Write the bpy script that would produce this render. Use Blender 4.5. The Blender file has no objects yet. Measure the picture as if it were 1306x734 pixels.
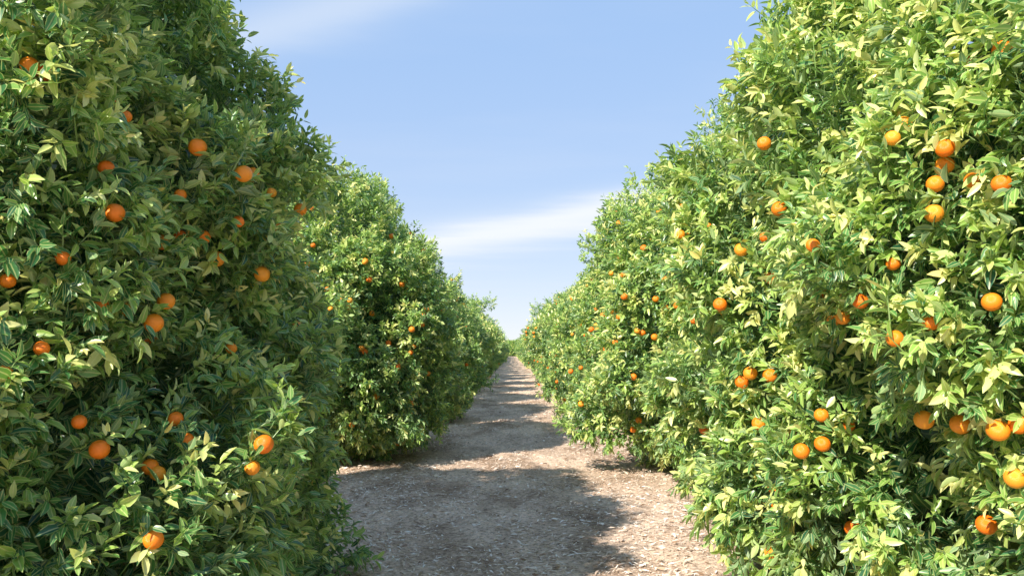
import bpy, math, numpy as np
from mathutils import Vector, Quaternion

scene = bpy.context.scene
COL = scene.collection
scene.view_settings.view_transform = 'Standard'
scene.view_settings.look = 'None'
scene.view_settings.exposure = 0

# ------------------------------------------------------------------ camera
CAM_H = 1.6
PITCH = math.atan(81/1000)
cd = bpy.data.cameras.new("camera"); cam = bpy.data.objects.new("camera", cd)
COL.objects.link(cam)
cd.sensor_width = 36; cd.lens = 36*1000/1306
cd.clip_start = 0.05; cd.clip_end = 2000
cam.location = (0, 0, CAM_H)
cam.rotation_euler = (math.radians(90)+PITCH, 0, 0)
scene.camera = cam

# ------------------------------------------------------------------ light
ELEV = math.radians(38)
SUNXY = np.array([-0.60, -0.80]); SUNXY /= np.linalg.norm(SUNXY)
sd = bpy.data.lights.new("sun", 'SUN'); sun = bpy.data.objects.new("sun", sd)
COL.objects.link(sun)
sd.energy = 8.3; sd.angle = math.radians(0.5); sd.color = (1.0, 0.92, 0.80)
trav = Vector((-SUNXY[0]*math.cos(ELEV), -SUNXY[1]*math.cos(ELEV), -math.sin(ELEV)))
sun.rotation_euler = trav.to_track_quat('-Z', 'Y').to_euler()

w = bpy.data.worlds.new("World"); scene.world = w; w.use_nodes = True
nt = w.node_tree; nt.nodes.clear()
WN, WL = nt.nodes, nt.links
def wmath(op, a, b=None, clamp=False):
    n = WN.new('ShaderNodeMath'); n.operation = op; n.use_clamp = clamp
    for i, v in enumerate((a, b)):
        if v is None: continue
        if isinstance(v, (int, float)): n.inputs[i].default_value = v
        else: WL.new(v, n.inputs[i])
    return n.outputs[0]
def wmix(f, a, b):
    n = WN.new('ShaderNodeMix'); n.data_type = 'RGBA'
    if isinstance(f, (int, float)): n.inputs[0].default_value = f
    else: WL.new(f, n.inputs[0])
    for i, v in ((6, a), (7, b)):
        if isinstance(v, tuple): n.inputs[i].default_value = v
        else: WL.new(v, n.inputs[i])
    return n.outputs[2]
out = WN.new('ShaderNodeOutputWorld'); bg = WN.new('ShaderNodeBackground')
sky = WN.new('ShaderNodeTexSky'); sky.sky_type = 'NISHITA'; sky.sun_disc = False
sky.sun_elevation = ELEV; sky.sun_rotation = math.atan2(SUNXY[0], SUNXY[1]) % (2*math.pi)
sky.air_density = 1.0; sky.dust_density = 0.3; sky.ozone_density = 2.2
bg.inputs['Strength'].default_value = 0.145
tc = WN.new('ShaderNodeTexCoord')
sep = WN.new('ShaderNodeSeparateXYZ'); WL.new(tc.outputs['Generated'], sep.inputs[0])
X_, Y_, Z_ = sep.outputs
zc_ = wmath('MAXIMUM', Z_, 0.03)
cmb = WN.new('ShaderNodeCombineXYZ'); WL.new(wmath('DIVIDE', X_, zc_), cmb.inputs[0]); WL.new(wmath('DIVIDE', Y_, zc_), cmb.inputs[1])
mp = WN.new('ShaderNodeMapping'); mp.inputs['Scale'].default_value = (0.28, 0.6, 1); mp.inputs['Rotation'].default_value = (0, 0, 0.5)
mp.inputs['Location'].default_value = (0.4, 1.3, 0)
WL.new(cmb.outputs[0], mp.inputs[0])
nz = WN.new('ShaderNodeTexNoise'); nz.inputs['Scale'].default_value = 0.8; nz.inputs['Detail'].default_value = 7; nz.inputs['Roughness'].default_value = 0.55
WL.new(mp.outputs[0], nz.inputs['Vector'])
hz_f = wmath('POWER', 2.718, wmath('MULTIPLY', wmath('MAXIMUM', Z_, 0.0), -6.2))
hazecol = wmix(hz_f, (2.55, 4.10, 6.75, 1), (6.5, 6.7, 7.0, 1))
base = wmix(0.86, sky.outputs[0], hazecol)
c1 = WN.new('ShaderNodeMapRange'); c1.inputs[1].default_value = 0.46; c1.inputs[2].default_value = 0.76; c1.inputs[3].default_value = 0; c1.inputs[4].default_value = 0.22
WL.new(nz.outputs[0], c1.inputs[0])
base = wmix(c1.outputs[0], base, (5.6, 6.0, 6.7, 1))
el = wmath('SUBTRACT', wmath('SUBTRACT', Z_, 0.157), wmath('MULTIPLY', X_, 0.15))
el2 = wmath('ADD', el, wmath('MULTIPLY', wmath('SUBTRACT', nz.outputs[0], 0.5), 0.09))
up_side = wmath('MULTIPLY', wmath('GREATER_THAN', el2, 0.0), 1800.0)
band = wmath('POWER', 2.718, wmath('MULTIPLY', wmath('MULTIPLY', el2, el2), wmath('SUBTRACT', -1200.0, up_side)))
band = wmath('MULTIPLY', band, 0.97)
ew = wmath('SUBTRACT', wmath('SUBTRACT', Z_, 0.50), wmath('MULTIPLY', X_, 0.45))
ew = wmath('ADD', ew, wmath('MULTIPLY', wmath('SUBTRACT', nz.outputs[0], 0.5), 0.14))
wisp = wmath('MULTIPLY', wmath('POWER', 2.718, wmath('MULTIPLY', wmath('MULTIPLY', ew, ew), -900)), 0.38)
front = wmath('GREATER_THAN', Y_, 0.0)
base = wmix(wmath('MULTIPLY', wmath('ADD', band, wisp), front, True), base, (6.4, 6.7, 7.05, 1))
WL.new(base, bg.inputs['Color']); WL.new(bg.outputs[0], out.inputs[0])

# ------------------------------------------------------------------ materials
def new_mat(name):
    m = bpy.data.materials.new(name); m.use_nodes = True
    n = m.node_tree; n.nodes.clear()
    return m, n, n.nodes, n.links

def leaf_material():
    m, n, N, L = new_mat("citrus_leaf")
    o = N.new('ShaderNodeOutputMaterial')
    at = N.new('ShaderNodeAttribute'); at.attribute_name = 'tone'
    am = N.new('ShaderNodeAttribute'); am.attribute_name = 'rib'
    ramp = N.new('ShaderNodeValToRGB'); e = ramp.color_ramp.elements
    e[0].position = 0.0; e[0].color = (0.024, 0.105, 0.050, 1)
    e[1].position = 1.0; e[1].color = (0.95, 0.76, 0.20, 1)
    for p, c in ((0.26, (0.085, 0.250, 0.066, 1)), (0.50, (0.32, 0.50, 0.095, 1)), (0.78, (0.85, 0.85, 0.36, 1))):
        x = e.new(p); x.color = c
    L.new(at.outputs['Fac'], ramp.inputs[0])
    rr = N.new('ShaderNodeMapRange'); rr.inputs[1].default_value = 0.80; rr.inputs[2].default_value = 0.97; rr.inputs[4].default_value = 0.55
    L.new(am.outputs['Fac'], rr.inputs[0])
    re = N.new('ShaderNodeMapRange'); re.inputs[1].default_value = 0.0; re.inputs[2].default_value = 0.20; re.inputs[3].default_value = 0.70; re.inputs[4].default_value = 0.0
    L.new(am.outputs['Fac'], re.inputs[0])
    mxx = N.new('ShaderNodeMath'); mxx.operation = 'MAXIMUM'; L.new(rr.outputs[0], mxx.inputs[0]); L.new(re.outputs[0], mxx.inputs[1])
    m1 = N.new('ShaderNodeMix'); m1.data_type = 'RGBA'; L.new(mxx.outputs[0], m1.inputs[0]); L.new(ramp.outputs[0], m1.inputs[6]); m1.inputs[7].default_value = (0.74, 0.76, 0.33, 1)
    g = N.new('ShaderNodeNewGeometry')
    bf = N.new('ShaderNodeMath'); bf.operation = 'MULTIPLY'; bf.inputs[1].default_value = 0.5; L.new(g.outputs['Backfacing'], bf.inputs[0])
    m2 = N.new('ShaderNodeMix'); m2.data_type = 'RGBA'; L.new(bf.outputs[0], m2.inputs[0]); L.new(m1.outputs[2], m2.inputs[6]); m2.inputs[7].default_value = (0.46, 0.60, 0.32, 1)
    p = N.new('ShaderNodeBsdfPrincipled'); L.new(m2.outputs[2], p.inputs['Base Color'])
    p.inputs['Roughness'].default_value = 0.35; p.inputs['Specular IOR Level'].default_value = 0.65
    t = N.new('ShaderNodeBsdfTranslucent')
    hs = N.new('ShaderNodeHueSaturation'); hs.inputs['Hue'].default_value = 0.485; hs.inputs['Saturation'].default_value = 1.12; hs.inputs['Value'].default_value = 1.4
    L.new(m1.outputs[2], hs.inputs['Color']); L.new(hs.outputs[0], t.inputs['Color'])
    ms = N.new('ShaderNodeMixShader'); ms.inputs[0].default_value = 0.32
    L.new(p.outputs[0], ms.inputs[1]); L.new(t.outputs[0], ms.inputs[2]); L.new(ms.outputs[0], o.inputs[0])
    return m
LEAF = leaf_material()

def bark_material():
    m, n, N, L = new_mat("bark")
    o = N.new('ShaderNodeOutputMaterial'); p = N.new('ShaderNodeBsdfPrincipled')
    tc = N.new('ShaderNodeTexCoord'); z = N.new('ShaderNodeTexNoise'); z.inputs['Scale'].default_value = 22; z.inputs['Detail'].default_value = 6
    L.new(tc.outputs['Object'], z.inputs['Vector'])
    r = N.new('ShaderNodeValToRGB'); r.color_ramp.elements[0].color = (0.06, 0.045, 0.03, 1); r.color_ramp.elements[1].color = (0.22, 0.18, 0.13, 1)
    L.new(z.outputs[0], r.inputs[0]); L.new(r.outputs[0], p.inputs['Base Color']); p.inputs['Roughness'].default_value = 0.9
    b = N.new('ShaderNodeBump'); b.inputs['Strength'].default_value = 0.5; L.new(z.outputs[0], b.inputs['Height']); L.new(b.outputs[0], p.inputs['Normal'])
    L.new(p.outputs[0], o.inputs[0]); return m
BARK = bark_material()

def orange_material():
    m, n, N, L = new_mat("orange_peel")
    o = N.new('ShaderNodeOutputMaterial'); p = N.new('ShaderNodeBsdfPrincipled')
    oi = N.new('ShaderNodeObjectInfo')
    r = N.new('ShaderNodeValToRGB'); e = r.color_ramp.elements
    e[0].color = (0.96, 0.19, 0.008, 1); e[1].color = (0.96, 0.40, 0.035, 1)
    x = e.new(0.6); x.color = (0.96, 0.28, 0.014, 1)
    L.new(oi.outputs['Random'], r.inputs[0])
    tc = N.new('ShaderNodeTexCoord'); z = N.new('ShaderNodeTexVoronoi'); z.inputs['Scale'].default_value = 30
    L.new(tc.outputs['Object'], z.inputs['Vector'])
    b = N.new('ShaderNodeBump'); b.inputs['Strength'].default_value = 0.3; b.inputs['Distance'].default_value = 0.02
    L.new(z.outputs[0], b.inputs['Height']); L.new(b.outputs[0], p.inputs['Normal'])
    L.new(r.outputs[0], p.inputs['Base Color']); p.inputs['Roughness'].default_value = 0.35
    L.new(p.outputs[0], o.inputs[0]); return m
PEEL = orange_material()

def soil_material():
    m, n, N, L = new_mat("dry_soil")
    o = N.new('ShaderNodeOutputMaterial'); p = N.new('ShaderNodeBsdfPrincipled')
    g = N.new('ShaderNodeNewGeometry')
    def noise(scale, detail=5, rough=0.6, sc=(1, 1, 1)):
        mp = N.new('ShaderNodeMapping'); mp.inputs['Scale'].default_value = sc; L.new(g.outputs['Position'], mp.inputs[0])
        z = N.new('ShaderNodeTexNoise'); z.inputs['Scale'].default_value = scale; z.inputs['Detail'].default_value = detail; z.inputs['Roughness'].default_value = rough
        L.new(mp.outputs[0], z.inputs['Vector']); return z
    a = noise(1.1, 7, 0.65, (1, 0.45, 1)); b = noise(24, 6, 0.75); c = noise(130, 3, 0.7)
    r = N.new('ShaderNodeValToRGB'); e = r.color_ramp.elements
    e[0].position = 0.38; e[0].color = (0.45, 0.315, 0.225, 1); e[1].position = 0.58; e[1].color = (0.90, 0.69, 0.53, 1)
    L.new(a.outputs[0], r.inputs[0])
    r2 = N.new('ShaderNodeValToRGB'); e = r2.color_ramp.elements
    e[0].position = 0.37; e[0].color = (0.36, 0.33, 0.31, 1); e[1].position = 0.54; e[1].color = (1.08, 1.08, 1.08, 1)
    L.new(b.outputs[0], r2.inputs[0])
    mm = N.new('ShaderNodeMix'); mm.data_type = 'RGBA'; mm.blend_type = 'MULTIPLY'; mm.inputs[0].default_value = 0.85
    L.new(r.outputs[0], mm.inputs[6]); L.new(r2.outputs[0], mm.inputs[7])
    L.new(mm.outputs[2], p.inputs['Base Color']); p.inputs['Roughness'].default_value = 1.0; p.inputs['Specular IOR Level'].default_value = 0.1
    ad = N.new('ShaderNodeMath'); ad.operation = 'ADD'; L.new(b.outputs[0], ad.inputs[0]); L.new(c.outputs[0], ad.inputs[1])
    bp = N.new('ShaderNodeBump'); bp.inputs['Strength'].default_value = 0.8; bp.inputs['Distance'].default_value = 0.025
    L.new(ad.outputs[0], bp.inputs['Height']); L.new(bp.outputs[0], p.inputs['Normal'])
    L.new(p.outputs[0], o.inputs[0]); return m
SOIL = soil_material()

def litter_material():
    m, n, N, L = new_mat("dry_litter")
    o = N.new('ShaderNodeOutputMaterial'); p = N.new('ShaderNodeBsdfPrincipled')
    at = N.new('ShaderNodeAttribute'); at.attribute_name = 'tone'
    r = N.new('ShaderNodeValToRGB'); e = r.color_ramp.elements
    e[0].color = (0.18, 0.105, 0.06, 1); e[1].color = (0.97, 0.89, 0.79, 1)
    x = e.new(0.35); x.color = (0.46, 0.32, 0.22, 1)
    x = e.new(0.65); x.color = (0.80, 0.65, 0.52, 1)
    L.new(at.outputs['Fac'], r.inputs[0]); L.new(r.outputs[0], p.inputs['Base Color']); p.inputs['Roughness'].default_value = 0.8
    L.new(p.outputs[0], o.inputs[0]); return m
LITTER = litter_material()

# ------------------------------------------------------------------ mesh helper
def build_mesh(name, V, loops, starts, attrs=None, mat=None, smooth=True):
    me = bpy.data.meshes.new(name)
    me.vertices.add(len(V)); me.vertices.foreach_set('co', np.ascontiguousarray(V, dtype=np.float32).ravel())
    me.loops.add(len(loops)); me.loops.foreach_set('vertex_index', np.asarray(loops, dtype=np.int32))
    me.polygons.add(len(starts)); me.polygons.foreach_set('loop_start', np.asarray(starts, dtype=np.int32))
    if smooth: me.polygons.foreach_set('use_smooth', np.ones(len(starts), dtype=bool))
    me.update(calc_edges=True)
    for k, v in (attrs or {}).items():
        a = me.attributes.new(k, 'FLOAT', 'POINT'); a.data.foreach_set('value', np.asarray(v, dtype=np.float32))
    if mat: me.materials.append(mat)
    return me

def norm(a): return a/np.maximum(np.linalg.norm(a, axis=-1, keepdims=True), 1e-9)

TEMPL = {
 'fine': (np.array([[0,0],[.20,-.40],[.20,0],[.20,.40],[.46,-.5],[.46,0],[.46,.5],[.75,-.34],[.75,0],[.75,.34],[1,0]]),
          [[0,2,1],[0,3,2],[1,2,5,4],[2,3,6,5],[4,5,8,7],[5,6,9,8],[7,8,10],[8,9,10]]),
 'mid': (np.array([[0,0],[.3,-.48],[.3,0],[.3,.48],[.68,-.40],[.68,0],[.68,.40],[1,0]]),
          [[0,2,1],[0,3,2],[1,2,5,4],[2,3,6,5],[4,5,7],[5,6,7]]),
 'low': (np.array([[0,0],[.45,-.5],[.45,.5],[1,0]]), [[0,2,1],[1,2,3]]),
}
def leaf_geometry(P, D, U, Ln, Wd, curl, fold, tone, kind):
    T, F = TEMPL[kind]
    D = norm(D); S = norm(np.cross(D, U)); Nn = np.cross(S, D)
    t = T[:, 0]; s = T[:, 1]
    h = -curl[:, None]*(t[None]**2)*Ln[:, None] + fold[:, None]*np.abs(s)[None]*Wd[:, None]
    V = P[:, None]+D[:, None]*(t[None, :, None]*Ln[:, None, None])+S[:, None]*(s[None, :, None]*Wd[:, None, None])+Nn[:, None]*h[..., None]
    n = len(P); k = len(T)
    fl = np.array([i for f in F for i in f]); sz = np.array([len(f) for f in F])
    loops = (fl[None]+np.arange(n)[:, None]*k).ravel()
    st = np.concatenate([[0], np.cumsum(sz)[:-1]])
    starts = (st[None]+np.arange(n)[:, None]*len(fl)).ravel()
    rib = np.tile((s == 0).astype(float), n) if kind != 'low' else np.full(n*k, 0.5)
    return V.reshape(-1, 3), loops, starts, np.repeat(tone, k), rib

# ------------------------------------------------------------------ crown shape
class Crown:
    def __init__(s, seed, a=2.3, b=2.6, zc=1.75, top=4.5, low=0.10, up=1.85, hp=2.1, toff=0.0):
        rs = np.random.RandomState(seed); s.rs = rs; s.toff = toff
        s.a, s.b, s.zc, s.cu, s.cl, s.up, s.hp = a, b, zc, top-zc, zc-low, up, hp
        s.B1 = norm(rs.randn(24, 3)).astype(np.float32); s.A1 = rs.uniform(-0.12, 0.12, 24).astype(np.float32)
        s.B2 = norm(rs.randn(190, 3)).astype(np.float32); s.A2 = rs.uniform(-0.19, 0.16, 190).astype(np.float32)
        s.B3 = norm(rs.randn(650, 3)).astype(np.float32); s.A3 = rs.uniform(-0.14, 0.12, 650).astype(np.float32)
    def r(s, d, fine=False):
        h = (np.abs(d[:, 0]/s.a)**s.hp+np.abs(d[:, 1]/s.b)**s.hp)**(1/s.hp)
        up = d[:, 2] > 0
        p = np.where(up, s.up, 4.5); c = np.where(up, s.cu, s.cl)
        base = (h**p+np.abs(d[:, 2]/c)**p)**(-1/p)
        d = d.astype(np.float32)
        k = 1+np.exp(14*(d@s.B1.T-1))@s.A1+np.exp(90*(d@s.B2.T-1))@s.A2
        if fine: k = k+np.exp(350*(d@s.B3.T-1))@s.A3
        return base*k
    def f(s, P, fine=False):
        Q = P-np.array([0, 0, s.zc]); R = np.linalg.norm(Q, axis=1)
        return R/s.r(Q/np.maximum(R, 1e-6)[:, None], fine)-1
    def normal(s, P):
        e = 0.06; f0 = s.f(P); g = np.stack([s.f(P+np.eye(3)[i]*e)-f0 for i in range(3)], 1)
        return norm(g)
    def sample(s, n, backdens=0.35, fine=True):
        rs = s.rs; N = int(n*2.6)
        d = norm(rs.randn(N, 3)); r = s.r(d, fine)
        wt = r**2*np.where(d[:, 0] < -0.35, backdens, 1.0)*np.where(d[:, 2]*r+s.zc < 0.05, 0.0001, 1)
        keep = rs.rand(N) < wt/np.percentile(wt, 88)
        i = np.where(keep)[0]
        i = i[:n] if len(i) >= n else np.concatenate([i, rs.choice(i, n-len(i))])
        return d[i]*r[i][:, None]+np.array([0, 0, s.zc])

def make_crown_mesh(name, cr, nshoot, leaves, kind, lscale=1.0, oranges=None):
    rs = cr.rs
    P = cr.sample(nshoot)
    P = P[(P[:, 2] < cr.zc+0.55*cr.cu) | (rs.rand(len(P)) < 0.80)]
    nshoot = len(P)
    Nn = cr.normal(P)
    depth = rs.exponential(0.10, nshoot); depth = np.minimum(depth, 0.45)
    deep = rs.rand(nshoot) < 0.20; depth[deep] += rs.uniform(0.15, 0.6, deep.sum())
    S0 = P-Nn*depth[:, None]
    S0[:, 2] = np.maximum(S0[:, 2], 0.08)
    hz = np.array([0, 0, 1.0])
    Sd = norm(Nn*0.70+hz*rs.uniform(-0.35, 1.05, nshoot)[:, None]+rs.randn(nshoot, 3)*0.38)
    lowm = P[:, 2] < 0.8
    Sd[lowm] = norm(Nn[lowm]*0.8+hz*rs.uniform(-0.7, 0.4, lowm.sum())[:, None]+rs.randn(lowm.sum(), 3)*0.35)
    Sl = rs.uniform(0.08, 0.19, nshoot)*lscale**0.5
    topm = (P[:, 2] > cr.zc+0.40*cr.cu) & (rs.rand(nshoot) < 0.22)
    Sl[topm] *= rs.uniform(1.2, 2.4, topm.sum()); Sd[topm] = norm(Sd[topm]+hz*0.8)
    outm = (~topm) & (rs.rand(nshoot) < 0.06); Sl[outm] *= rs.uniform(1.2, 1.7, outm.sum())
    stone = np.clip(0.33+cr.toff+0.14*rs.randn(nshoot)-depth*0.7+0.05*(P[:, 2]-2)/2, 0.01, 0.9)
    flush = (rs.rand(nshoot) < 0.15+cr.toff) & (depth < 0.15); stone[flush] = rs.uniform(0.50, 0.74, flush.sum())
    stone[topm] = np.clip(stone[topm]+0.06, 0, .9)
    k = leaves
    idx = np.repeat(np.arange(nshoot), k); j = np.tile(np.arange(k), nshoot)
    M = len(idx)
    t = (j+rs.uniform(0, 0.8, M))/k
    t = t**0.8
    A = norm(np.cross(Sd, rs.randn(nshoot, 3))); Bv = np.cross(Sd, A)
    ph = j*2.399+np.repeat(rs.uniform(0, 6.28, nshoot), k)+rs.randn(M)*0.35
    rad = A[idx]*np.cos(ph)[:, None]+Bv[idx]*np.sin(ph)[:, None]
    ang = np.radians(64-40*t+rs.randn(M)*17)
    D = Sd[idx]*np.cos(ang)[:, None]+rad*np.sin(ang)[:, None]+hz*(-0.26+0.22*rs.randn(M))[:, None]
    LP = S0[idx]+Sd[idx]*(t*Sl[idx])[:, None]+rad*0.006
    U = Sd[idx]*0.9-rad*0.3+hz*0.6+rs.randn(M, 3)*0.45
    Ln = rs.uniform(0.050, 0.118, M)*lscale*(1-0.25*(t > 0.85)); Wd = Ln*rs.uniform(0.32, 0.46, M)
    curl = rs.uniform(-0.04, 0.34, M); fold = rs.uniform(0.12, 0.85, M)
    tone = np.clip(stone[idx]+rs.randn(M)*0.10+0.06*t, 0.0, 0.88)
    yel = rs.rand(M) < 0.006; tone[yel] = rs.uniform(0.86, 1.0, yel.sum())
    keep = np.ones(M, bool)
    mid = LP+norm(D)*(Ln*0.5)[:, None]
    keep &= (mid[:, 2] > 0.03)
    for (c, r, dv, cp_) in (oranges or []):
        q = mid-c; dist = np.linalg.norm(q, axis=1)
        al = q@dv; lat = np.sqrt(np.maximum(dist**2-al**2, 0))
        keep &= ~(dist < r*1.0)
        keep &= ~((al > 0) & (al < 0.5) & (lat < r*0.95) & (rs.rand(M) < cp_))
    LP, D, U, Ln, Wd, curl, fold, tone = [x[keep] for x in (LP, D, U, Ln, Wd, curl, fold, tone)]
    if kind != 'low':      # twigs carrying the leaves
        tw = np.where((rs.rand(nshoot) < 0.5) | topm | outm)[0]
        LP = np.vstack([LP, S0[tw]-Sd[tw]*0.08]); D = np.vstack([D, Sd[tw]]); U = np.vstack([U, rs.randn(len(tw), 3)])
        Ln = np.concatenate([Ln, Sl[tw]*1.0+0.08]); Wd = np.concatenate([Wd, np.full(len(tw), 0.006)])
        curl = np.concatenate([curl, np.zeros(len(tw))]); fold = np.concatenate([fold, np.full(len(tw), 0.6)])
        tone = np.concatenate([tone, np.full(len(tw), 0.35)])
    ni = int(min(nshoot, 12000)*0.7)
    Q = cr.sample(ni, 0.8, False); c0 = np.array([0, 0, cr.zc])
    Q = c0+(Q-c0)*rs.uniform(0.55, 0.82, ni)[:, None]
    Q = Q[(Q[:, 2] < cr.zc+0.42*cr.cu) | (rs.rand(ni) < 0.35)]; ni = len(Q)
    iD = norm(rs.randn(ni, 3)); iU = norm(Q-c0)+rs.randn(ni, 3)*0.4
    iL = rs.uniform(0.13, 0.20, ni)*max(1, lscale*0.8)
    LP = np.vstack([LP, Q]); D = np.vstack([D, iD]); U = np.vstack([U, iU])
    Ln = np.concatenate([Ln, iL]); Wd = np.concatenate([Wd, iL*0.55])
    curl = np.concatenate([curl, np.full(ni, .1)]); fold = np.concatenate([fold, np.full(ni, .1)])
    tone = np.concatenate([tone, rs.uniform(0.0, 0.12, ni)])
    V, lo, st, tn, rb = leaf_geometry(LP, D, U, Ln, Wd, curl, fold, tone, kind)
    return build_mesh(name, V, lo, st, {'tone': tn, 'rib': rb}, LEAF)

# ------------------------------------------------------------------ trunk
def trunk_mesh(seed):
    rs = np.random.RandomState(seed); V = []; loops = []; starts = []
    def tube(pts, rad, seg=9):
        base = len(V); pts = [np.array(p, float) for p in pts]
        for i, p in enumerate(pts):
            d = norm((pts[min(i+1, len(pts)-1)]-pts[max(i-1, 0)])[None])[0]
            a = norm(np.cross(d, [0.3, 1, 0.1])[None])[0]; b = np.cross(d, a)
            for k in range(seg):
                an = 2*math.pi*k/seg; rr = rad[i]*(1+0.08*math.sin(3*an+i))
                V.append(p+(a*math.cos(an)+b*math.sin(an))*rr)
        for i in range(len(pts)-1):
            for k in range(seg):
                starts.append(len(loops)); q = base+i*seg
                loops.extend([q+k, q+(k+1) % seg, q+seg+(k+1) % seg, q+seg+k])
    tube([(0, 0, -0.05), (0.01, 0, 0.1), (0.02, 0.02, 0.35), (0, 0.03, 0.7)], [0.19, 0.14, 0.125, 0.13])
    for i in range(7):
        an = 2*math.pi*i/7+rs.uniform(-.3, .3); el = rs.uniform(0.5, 1.2)
        d = np.array([math.cos(an)*math.cos(el), math.sin(an)*math.cos(el), math.sin(el)])
        p = np.array([0, 0.03, 0.6]); pts = [p]; rad = [0.085]
        for s in range(5):
            d = norm((d+rs.randn(3)*0.13+np.array([0, 0, 0.03]))[None])[0]; p = p+d*0.37; pts.append(p); rad.append(0.085*(1-(s+1)/6))
            if s in (1, 2, 3):
                d2 = norm((d+rs.randn(3)*0.5)[None])[0]; e = p+d2*0.3; e2 = e+norm((d2+rs.randn(3)*.3)[None])[0]*0.25
                tube([p, e, e2], [rad[-1]*0.6, rad[-1]*0.4, 0.008], 6)
        tube(pts, rad, 8)
    return build_mesh("trunk", np.array(V), loops, starts, None, BARK)
TRUNKS = [trunk_mesh(5), trunk_mesh(6), trunk_mesh(7)]

# ------------------------------------------------------------------ orange
def orange_mesh():
    V = []; loops = []; starts = []; seg = 24; ring = 16
    for i in range(ring+1):
        th = math.pi*i/ring
        r = 1-0.10*math.exp(-(th/0.22)**2)-0.04*math.exp(-((math.pi-th)/0.15)**2)
        for k in range(seg):
            ph = 2*math.pi*k/seg
            V.append((r*math.sin(th)*math.cos(ph), r*math.sin(th)*math.sin(ph), 0.96*r*math.cos(th)))
    for i in range(ring):
        for k in range(seg):
            starts.append(len(loops)); a = i*seg+k; b = i*seg+(k+1) % seg
            loops.extend([a, a+seg, b+seg, b])
    return build_mesh("orange", np.array(V), loops, starts, None, PEEL)
ORANGE = orange_mesh()

# ------------------------------------------------------------------ rows
SP = 6.2
rng = np.random.RandomState(12)
trees = []
def rotz(side): return 0.0 if side < 0 else math.pi
def to_local(t, P):
    s = 1.0 if t['side'] < 0 else -1.0
    return np.stack([(P[:, 0]-t['x'])*s, (P[:, 1]-t['y'])*s, P[:, 2]], 1)

near_spec = [
 (-1, -3.84, 4.55, dict(seed=101, a=2.45, b=2.80, top=4.75, up=2.10, low=0.0, toff=-0.045)),
 (-1, -3.15, 12.2, dict(seed=112, a=2.25, b=2.40, top=4.40, up=2.0, low=0.34, toff=-0.01)),
 (-1, -3.30, 18.4, dict(seed=103, a=2.25, b=2.35, top=4.35, low=0.28)),
 (1, 3.80, 4.7, dict(seed=204, a=2.45, b=2.85, top=5.3, up=1.95, low=0.0, toff=0.04)),
 (1, 3.58, 10.9, dict(seed=205, a=2.42, b=2.50, top=4.60, up=1.95, low=0.26, toff=0.03)),
 (1, 3.52, 17.0, dict(seed=206, a=2.30, b=2.45, top=4.30, low=0.24, toff=0.03)),
]
for side, x, y, kw in near_spec:
    trees.append(dict(side=side, x=x, y=y, crown=Crown(**kw), oranges=[]))

PIX = [(240,195,13),(138,214,11),(303,231,14),(318,226,11),(411,201,8),(135,272,13),(231,248,8),(257,303,10),(243,312,7),(298,286,8),(346,289,9),
(338,349,12),(415,371,9),(183,413,13),(130,388,11),(10,358,10),(78,329,8),(95,540,8),(119,577,13),(217,537,10),(242,558,10),(324,571,14),(319,597,10),
(188,691,13),(380,267,9),(398,266,9),(341,247,7),(449,542,7),(152,150,8),(513,363,8),(462,444,8),(508,467,7),(480,505,6),(495,437,7),(5,476,8),
(50,445,7),(378,415,6),(290,445,6),
(1143,178,10),(1205,189,12),(1240,230,10),(1288,235,12),(998,266,12),(1199,274,12),(979,307,11),(947,323,10),(1038,313,7),(922,386,13),(1099,384,10),
(1076,405,9),(1272,384,12),(1185,412,8),(965,480,14),(988,483,9),(947,487,9),(969,540,12),(1030,577,13),(1050,566,10),(1189,525,15),(1236,532,15),
(1277,541,17),(1299,541,12),(1300,602,13),(1274,671,17),(994,642,12),(985,622,10),(897,548,10),(1052,530,9),(1090,670,10),(1137,432,11),(1128,461,7),
(983,706,8),(815,536,9),(807,547,8),(1140,336,9),(1058,410,7),(978,183,9),(843,272,7),(820,316,6),(836,381,6),(985,355,8),(797,378,6),(742,515,5),
(773,445,5),(820,617,7),(885,410,7),(870,300,6),(835,430,6),(790,405,5),(760,395,5),(850,355,6),(808,480,6),(470,355,7),(500,300,6),(525,420,6),(545,395,5),(475,400,6)]
ts = np.linspace(0.8, 24, 2200)
cp, sp = math.cos(PITCH), math.sin(PITCH)
for (px, py, rp) in PIX:
    u = (px-653)/1000; v = (367-py)/1000
    d = norm(np.array([[u, cp-v*sp, sp+v*cp]]))[0]
    P = np.array([0, 0, CAM_H])+ts[:, None]*d
    best = None
    for t in trees:
        ok = np.where(t['crown'].f(to_local(t, P), True) < 0.0)[0]
        if len(ok) and (best is None or ok[0] < best[0]): best = (ok[0], t)
    if best is None: continue
    i, t = best
    left = t['side'] < 0
    hit = P[i]; rad = min(max(rp*hit[1]/1000*(0.94 if left else 1.0), 0.028 if left else 0.030), 0.042)
    lc = to_local(t, hit[None]); n = t['crown'].normal(lc)[0]
    big = rp >= 12.5
    c = lc[0]+n*(0.05 if big else rng.uniform(-0.02, 0.04))
    s = 1.0 if t['side'] < 0 else -1.0
    dv = norm((n+np.array([0, -1.3*s, 0]))[None])[0]
    t['oranges'].append((c, rad, dv, 0.93 if big else 0.8))
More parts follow.
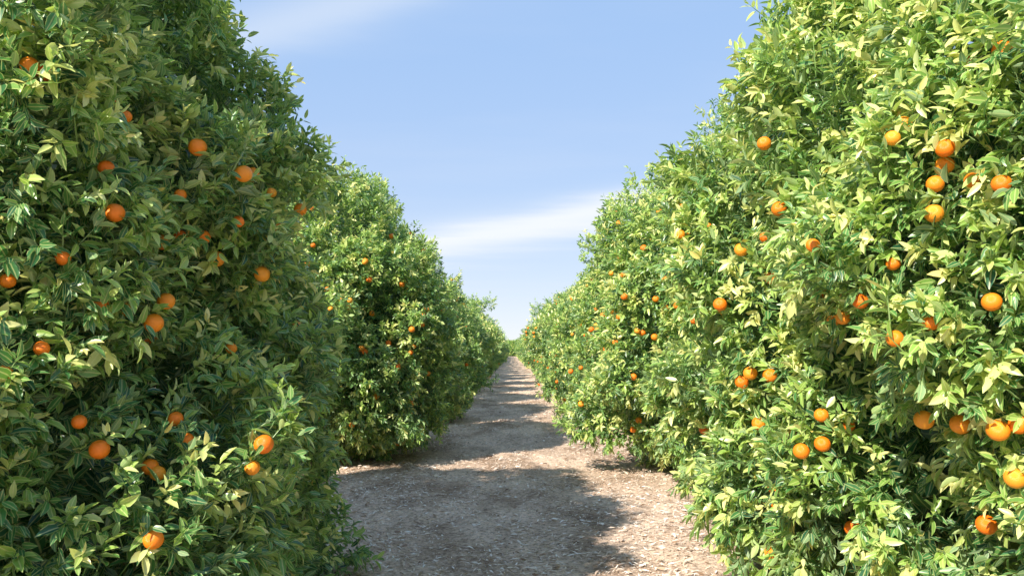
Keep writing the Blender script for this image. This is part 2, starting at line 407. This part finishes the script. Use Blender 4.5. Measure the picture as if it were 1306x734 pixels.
def random_oranges(cr, rs, n, ydir=0.0, lift=0.03, zmax=3.6, cpr=0.8):
    res = []
    P = cr.sample(n*5, fine=True)
    P = P[(P[:, 2] > 0.3) & (P[:, 2] < zmax) & (P[:, 0] > -0.4) & (P[:, 1]*np.sign(ydir+1e-9) > -1.6 if ydir else True)][:n]
    Nn = cr.normal(P)
    for p, q in zip(P, Nn):
        dv = norm((q+np.array([0, ydir, 0]))[None])[0]
        res.append((p+q*(lift+rs.uniform(-0.07, 0.03)), rs.uniform(0.031, 0.042), dv, cpr))
        if rs.rand() < 0.4:
            res.append((p+q*lift+rs.randn(3)*0.05+np.array([0, 0, -0.05]), rs.uniform(0.032, 0.041), dv, cpr))
    return res
for i, t in enumerate(trees):
    extra = [24, 50, 60][i % 3]
    near = i % 3 == 0
    t['oranges'] = (t['oranges']+random_oranges(t['crown'], rng, extra, 0.9*t['side'], -0.09 if near else 0.02, 3.0 if near else 3.5, 0.55 if near else 0.78))[:100]
LODS = {0: (27000, 10, 'fine', 0.82), 1: (14500, 10, 'mid', 0.88), 2: (10500, 9, 'mid', 1.0)}
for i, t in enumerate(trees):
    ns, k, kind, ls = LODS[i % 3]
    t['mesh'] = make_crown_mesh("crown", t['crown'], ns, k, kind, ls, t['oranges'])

far = []
for sdx, (ns, k, kind, ls) in enumerate([(6500, 8, 'mid', 1.2), (6500, 8, 'mid', 1.2), (6500, 8, 'mid', 1.2), (3500, 7, 'low', 1.7), (3500, 7, 'low', 1.7)]):
    c = Crown(seed=300+sdx, a=2.3, b=2.40, top=4.35, low=0.22, toff=0.01)
    orn = random_oranges(c, rng, 56 if sdx < 3 else 26, 0, 0.05)[:100]
    far.append((c, make_crown_mesh("crown", c, ns, k, kind, ls, orn), orn))
for side, x0, y0 in ((-1, -3.48, 18.4), (1, 3.52, 17.0)):
    for i in range(1, 36):
        k = rng.randint(0, 3) if i < 6 else 3+rng.randint(0, 2)
        trees.append(dict(side=side, x=x0+rng.uniform(-.12, .12), y=y0+SP*i+rng.uniform(-.15, .15), crown=far[k][0], mesh=far[k][1], oranges=far[k][2] if i < 12 else [],
                          sc=(1.0+rng.uniform(-0.05, 0.04), 1.0, 1.0+rng.uniform(-0.05, 0.05))))

for n, t in enumerate(trees):
    e = bpy.data.objects.new("orange_tree", None); e.empty_display_size = 0.3
    COL.objects.link(e)
    e.location = (t['x'], t['y'], 0); e.rotation_euler = (0, 0, rotz(t['side'])); e.scale = t.get('sc', (1, 1, 1))
    e['category'] = "orange tree"; e['group'] = "orange trees planted in two orchard rows"
    if n in (0, 3): e['label'] = "tall dense orange tree with ripe oranges beside the path"
    else: e['label'] = "bushy green orange tree dotted with ripe oranges along the path"
    c = bpy.data.objects.new("crown", t['mesh']); c.parent = e; COL.objects.link(c)
    tr = bpy.data.objects.new("trunk", TRUNKS[n % 3]); tr.parent = e; COL.objects.link(tr)
    for (p, r, dv, cp_) in t['oranges']:
        o = bpy.data.objects.new("orange", ORANGE); o.parent = e; o.location = p; o.scale = (r, r, r)
        o.rotation_euler = (rng.uniform(-.5, .5), rng.uniform(-.5, .5), rng.uniform(0, 6.28))
        COL.objects.link(o)

# ------------------------------------------------------------------ ground and path
def add_grid(name, xs, ys, zf, mat, label):
    X, Y = np.meshgrid(xs, ys); V = np.stack([X.ravel(), Y.ravel(), zf(X, Y).ravel()], 1)
    nx, ny = len(xs), len(ys)
    a = (np.arange(ny-1)[:, None]*nx+np.arange(nx-1)[None]).ravel()
    lo = np.stack([a, a+1, a+nx+1, a+nx], 1).ravel()
    me = build_mesh(name, V, lo, np.arange(len(a))*4, None, mat)
    o = bpy.data.objects.new(name, me); COL.objects.link(o)
    o['kind'] = "structure"; o['label'] = label; return o
add_grid("ground", np.linspace(-900, 900, 13), np.linspace(-300, 1500, 13), lambda X, Y: X*0, SOIL, "bare dry brown orchard soil under the trees")
r5 = np.random.RandomState(3)
waves = [(r5.uniform(2, 16)*a, r5.uniform(1, 12)*b, r5.uniform(0, 6.28)) for a in (-1, 1) for b in (-1, 1) for _ in range(6)]
def pathz(X, Y):
    h = sum(np.sin(a*X+b*Y+c) for a, b, c in waves)/24
    edge = np.clip((2.2-np.abs(X))/0.5, 0, 1)
    ruts = -0.5*np.exp(-((np.abs(X-0.1)-0.75)/0.2)**2)
    return 0.004+edge*np.clip(0.022+0.06*h+0.012*ruts, 0, 1)
add_grid("path", np.linspace(-2.2, 2.2, 75), np.concatenate([np.arange(-2, 30, 0.06), np.arange(30, 240, 0.8)]), pathz, SOIL, "pale dry dirt path covered with mulch between orange trees")

rs = np.random.RandomState(77)
r6 = np.random.RandomState(8)
cw = [(r6.uniform(1.5, 9)*a, r6.uniform(1, 6)*b, r6.uniform(0, 6.28)) for a in (-1, 1) for b in (-1, 1) for _ in range(5)]
def scatter(n, y0, y1, xw, Lr, Wr, kind, tonef, zoff):
    y = y0+(y1-y0)*rs.rand(n)**1.7; x = rs.uniform(-xw, xw, n)
    x = np.where(rs.rand(n) < 0.35, np.sign(x)*rs.uniform(1.0, xw, n), x)
    cl = sum(np.sin(a*x+b*y+c) for a, b, c in cw)/20      # drifts of litter
    kp = rs.rand(n) < np.clip(0.6+1.3*cl, 0.2, 1); x = x[kp]; y = y[kp]; n = len(x)
    z = np.where(np.abs(x) < 2.2, pathz(x, y), 0)+zoff*rs.rand(n)+0.002
    P = np.stack([x, y, z], 1); an = rs.uniform(0, 6.28, n)
    D = np.stack([np.cos(an), np.sin(an), rs.uniform(-.15, .35, n)], 1)
    U = np.array([0, 0, 1.])+rs.randn(n, 3)*0.35
    Ln = Lr[0]+(Lr[1]-Lr[0])*rs.rand(n)**1.8
    return leaf_geometry(P, D, U, Ln, Ln*rs.uniform(*Wr, n), rs.uniform(-.1, .4, n), rs.uniform(0, .5, n), tonef(n), kind)
parts = [scatter(300000, 4.5, 40, 3.2, (0.010, 0.080), (0.07, 0.22), 'low', lambda n: np.clip(rs.normal(.64, .29, n), 0, 1), 0.02),
         scatter(14000, 4.5, 34, 3.2, (0.03, 0.085), (0.28, 0.42), 'mid', lambda n: np.clip(rs.normal(.5, .32, n), 0, 1), 0.02)]
V = []; lo = []; st = []; tn = []; vo = 0; lof = 0
for v, l, s, t_, r_ in parts:
    V.append(v); lo.append(l+vo); st.append(s+lof); tn.append(t_); vo += len(v); lof += len(l)
me = build_mesh("leaf_litter", np.vstack(V), np.concatenate(lo), np.concatenate(st), {'tone': np.concatenate(tn)}, LITTER, False)
o = bpy.data.objects.new("leaf_litter", me); COL.objects.link(o)
o['kind'] = "stuff"; o['label'] = "dry pale straw and fallen leaves scattered on the dirt"; o['category'] = "leaf litter"

c = Crown(seed=900, a=30, b=4, zc=2.0, top=4.8)
me = make_crown_mesh("distant_tree_line", c, 9000, 7, 'low', 4.0)
o = bpy.data.objects.new("distant_tree_line", me); COL.objects.link(o); o.location = (0, 262, 0)
o['kind'] = "stuff"; o['label'] = "distant dark green tree line at the end of the orchard rows"; o['category'] = "trees"
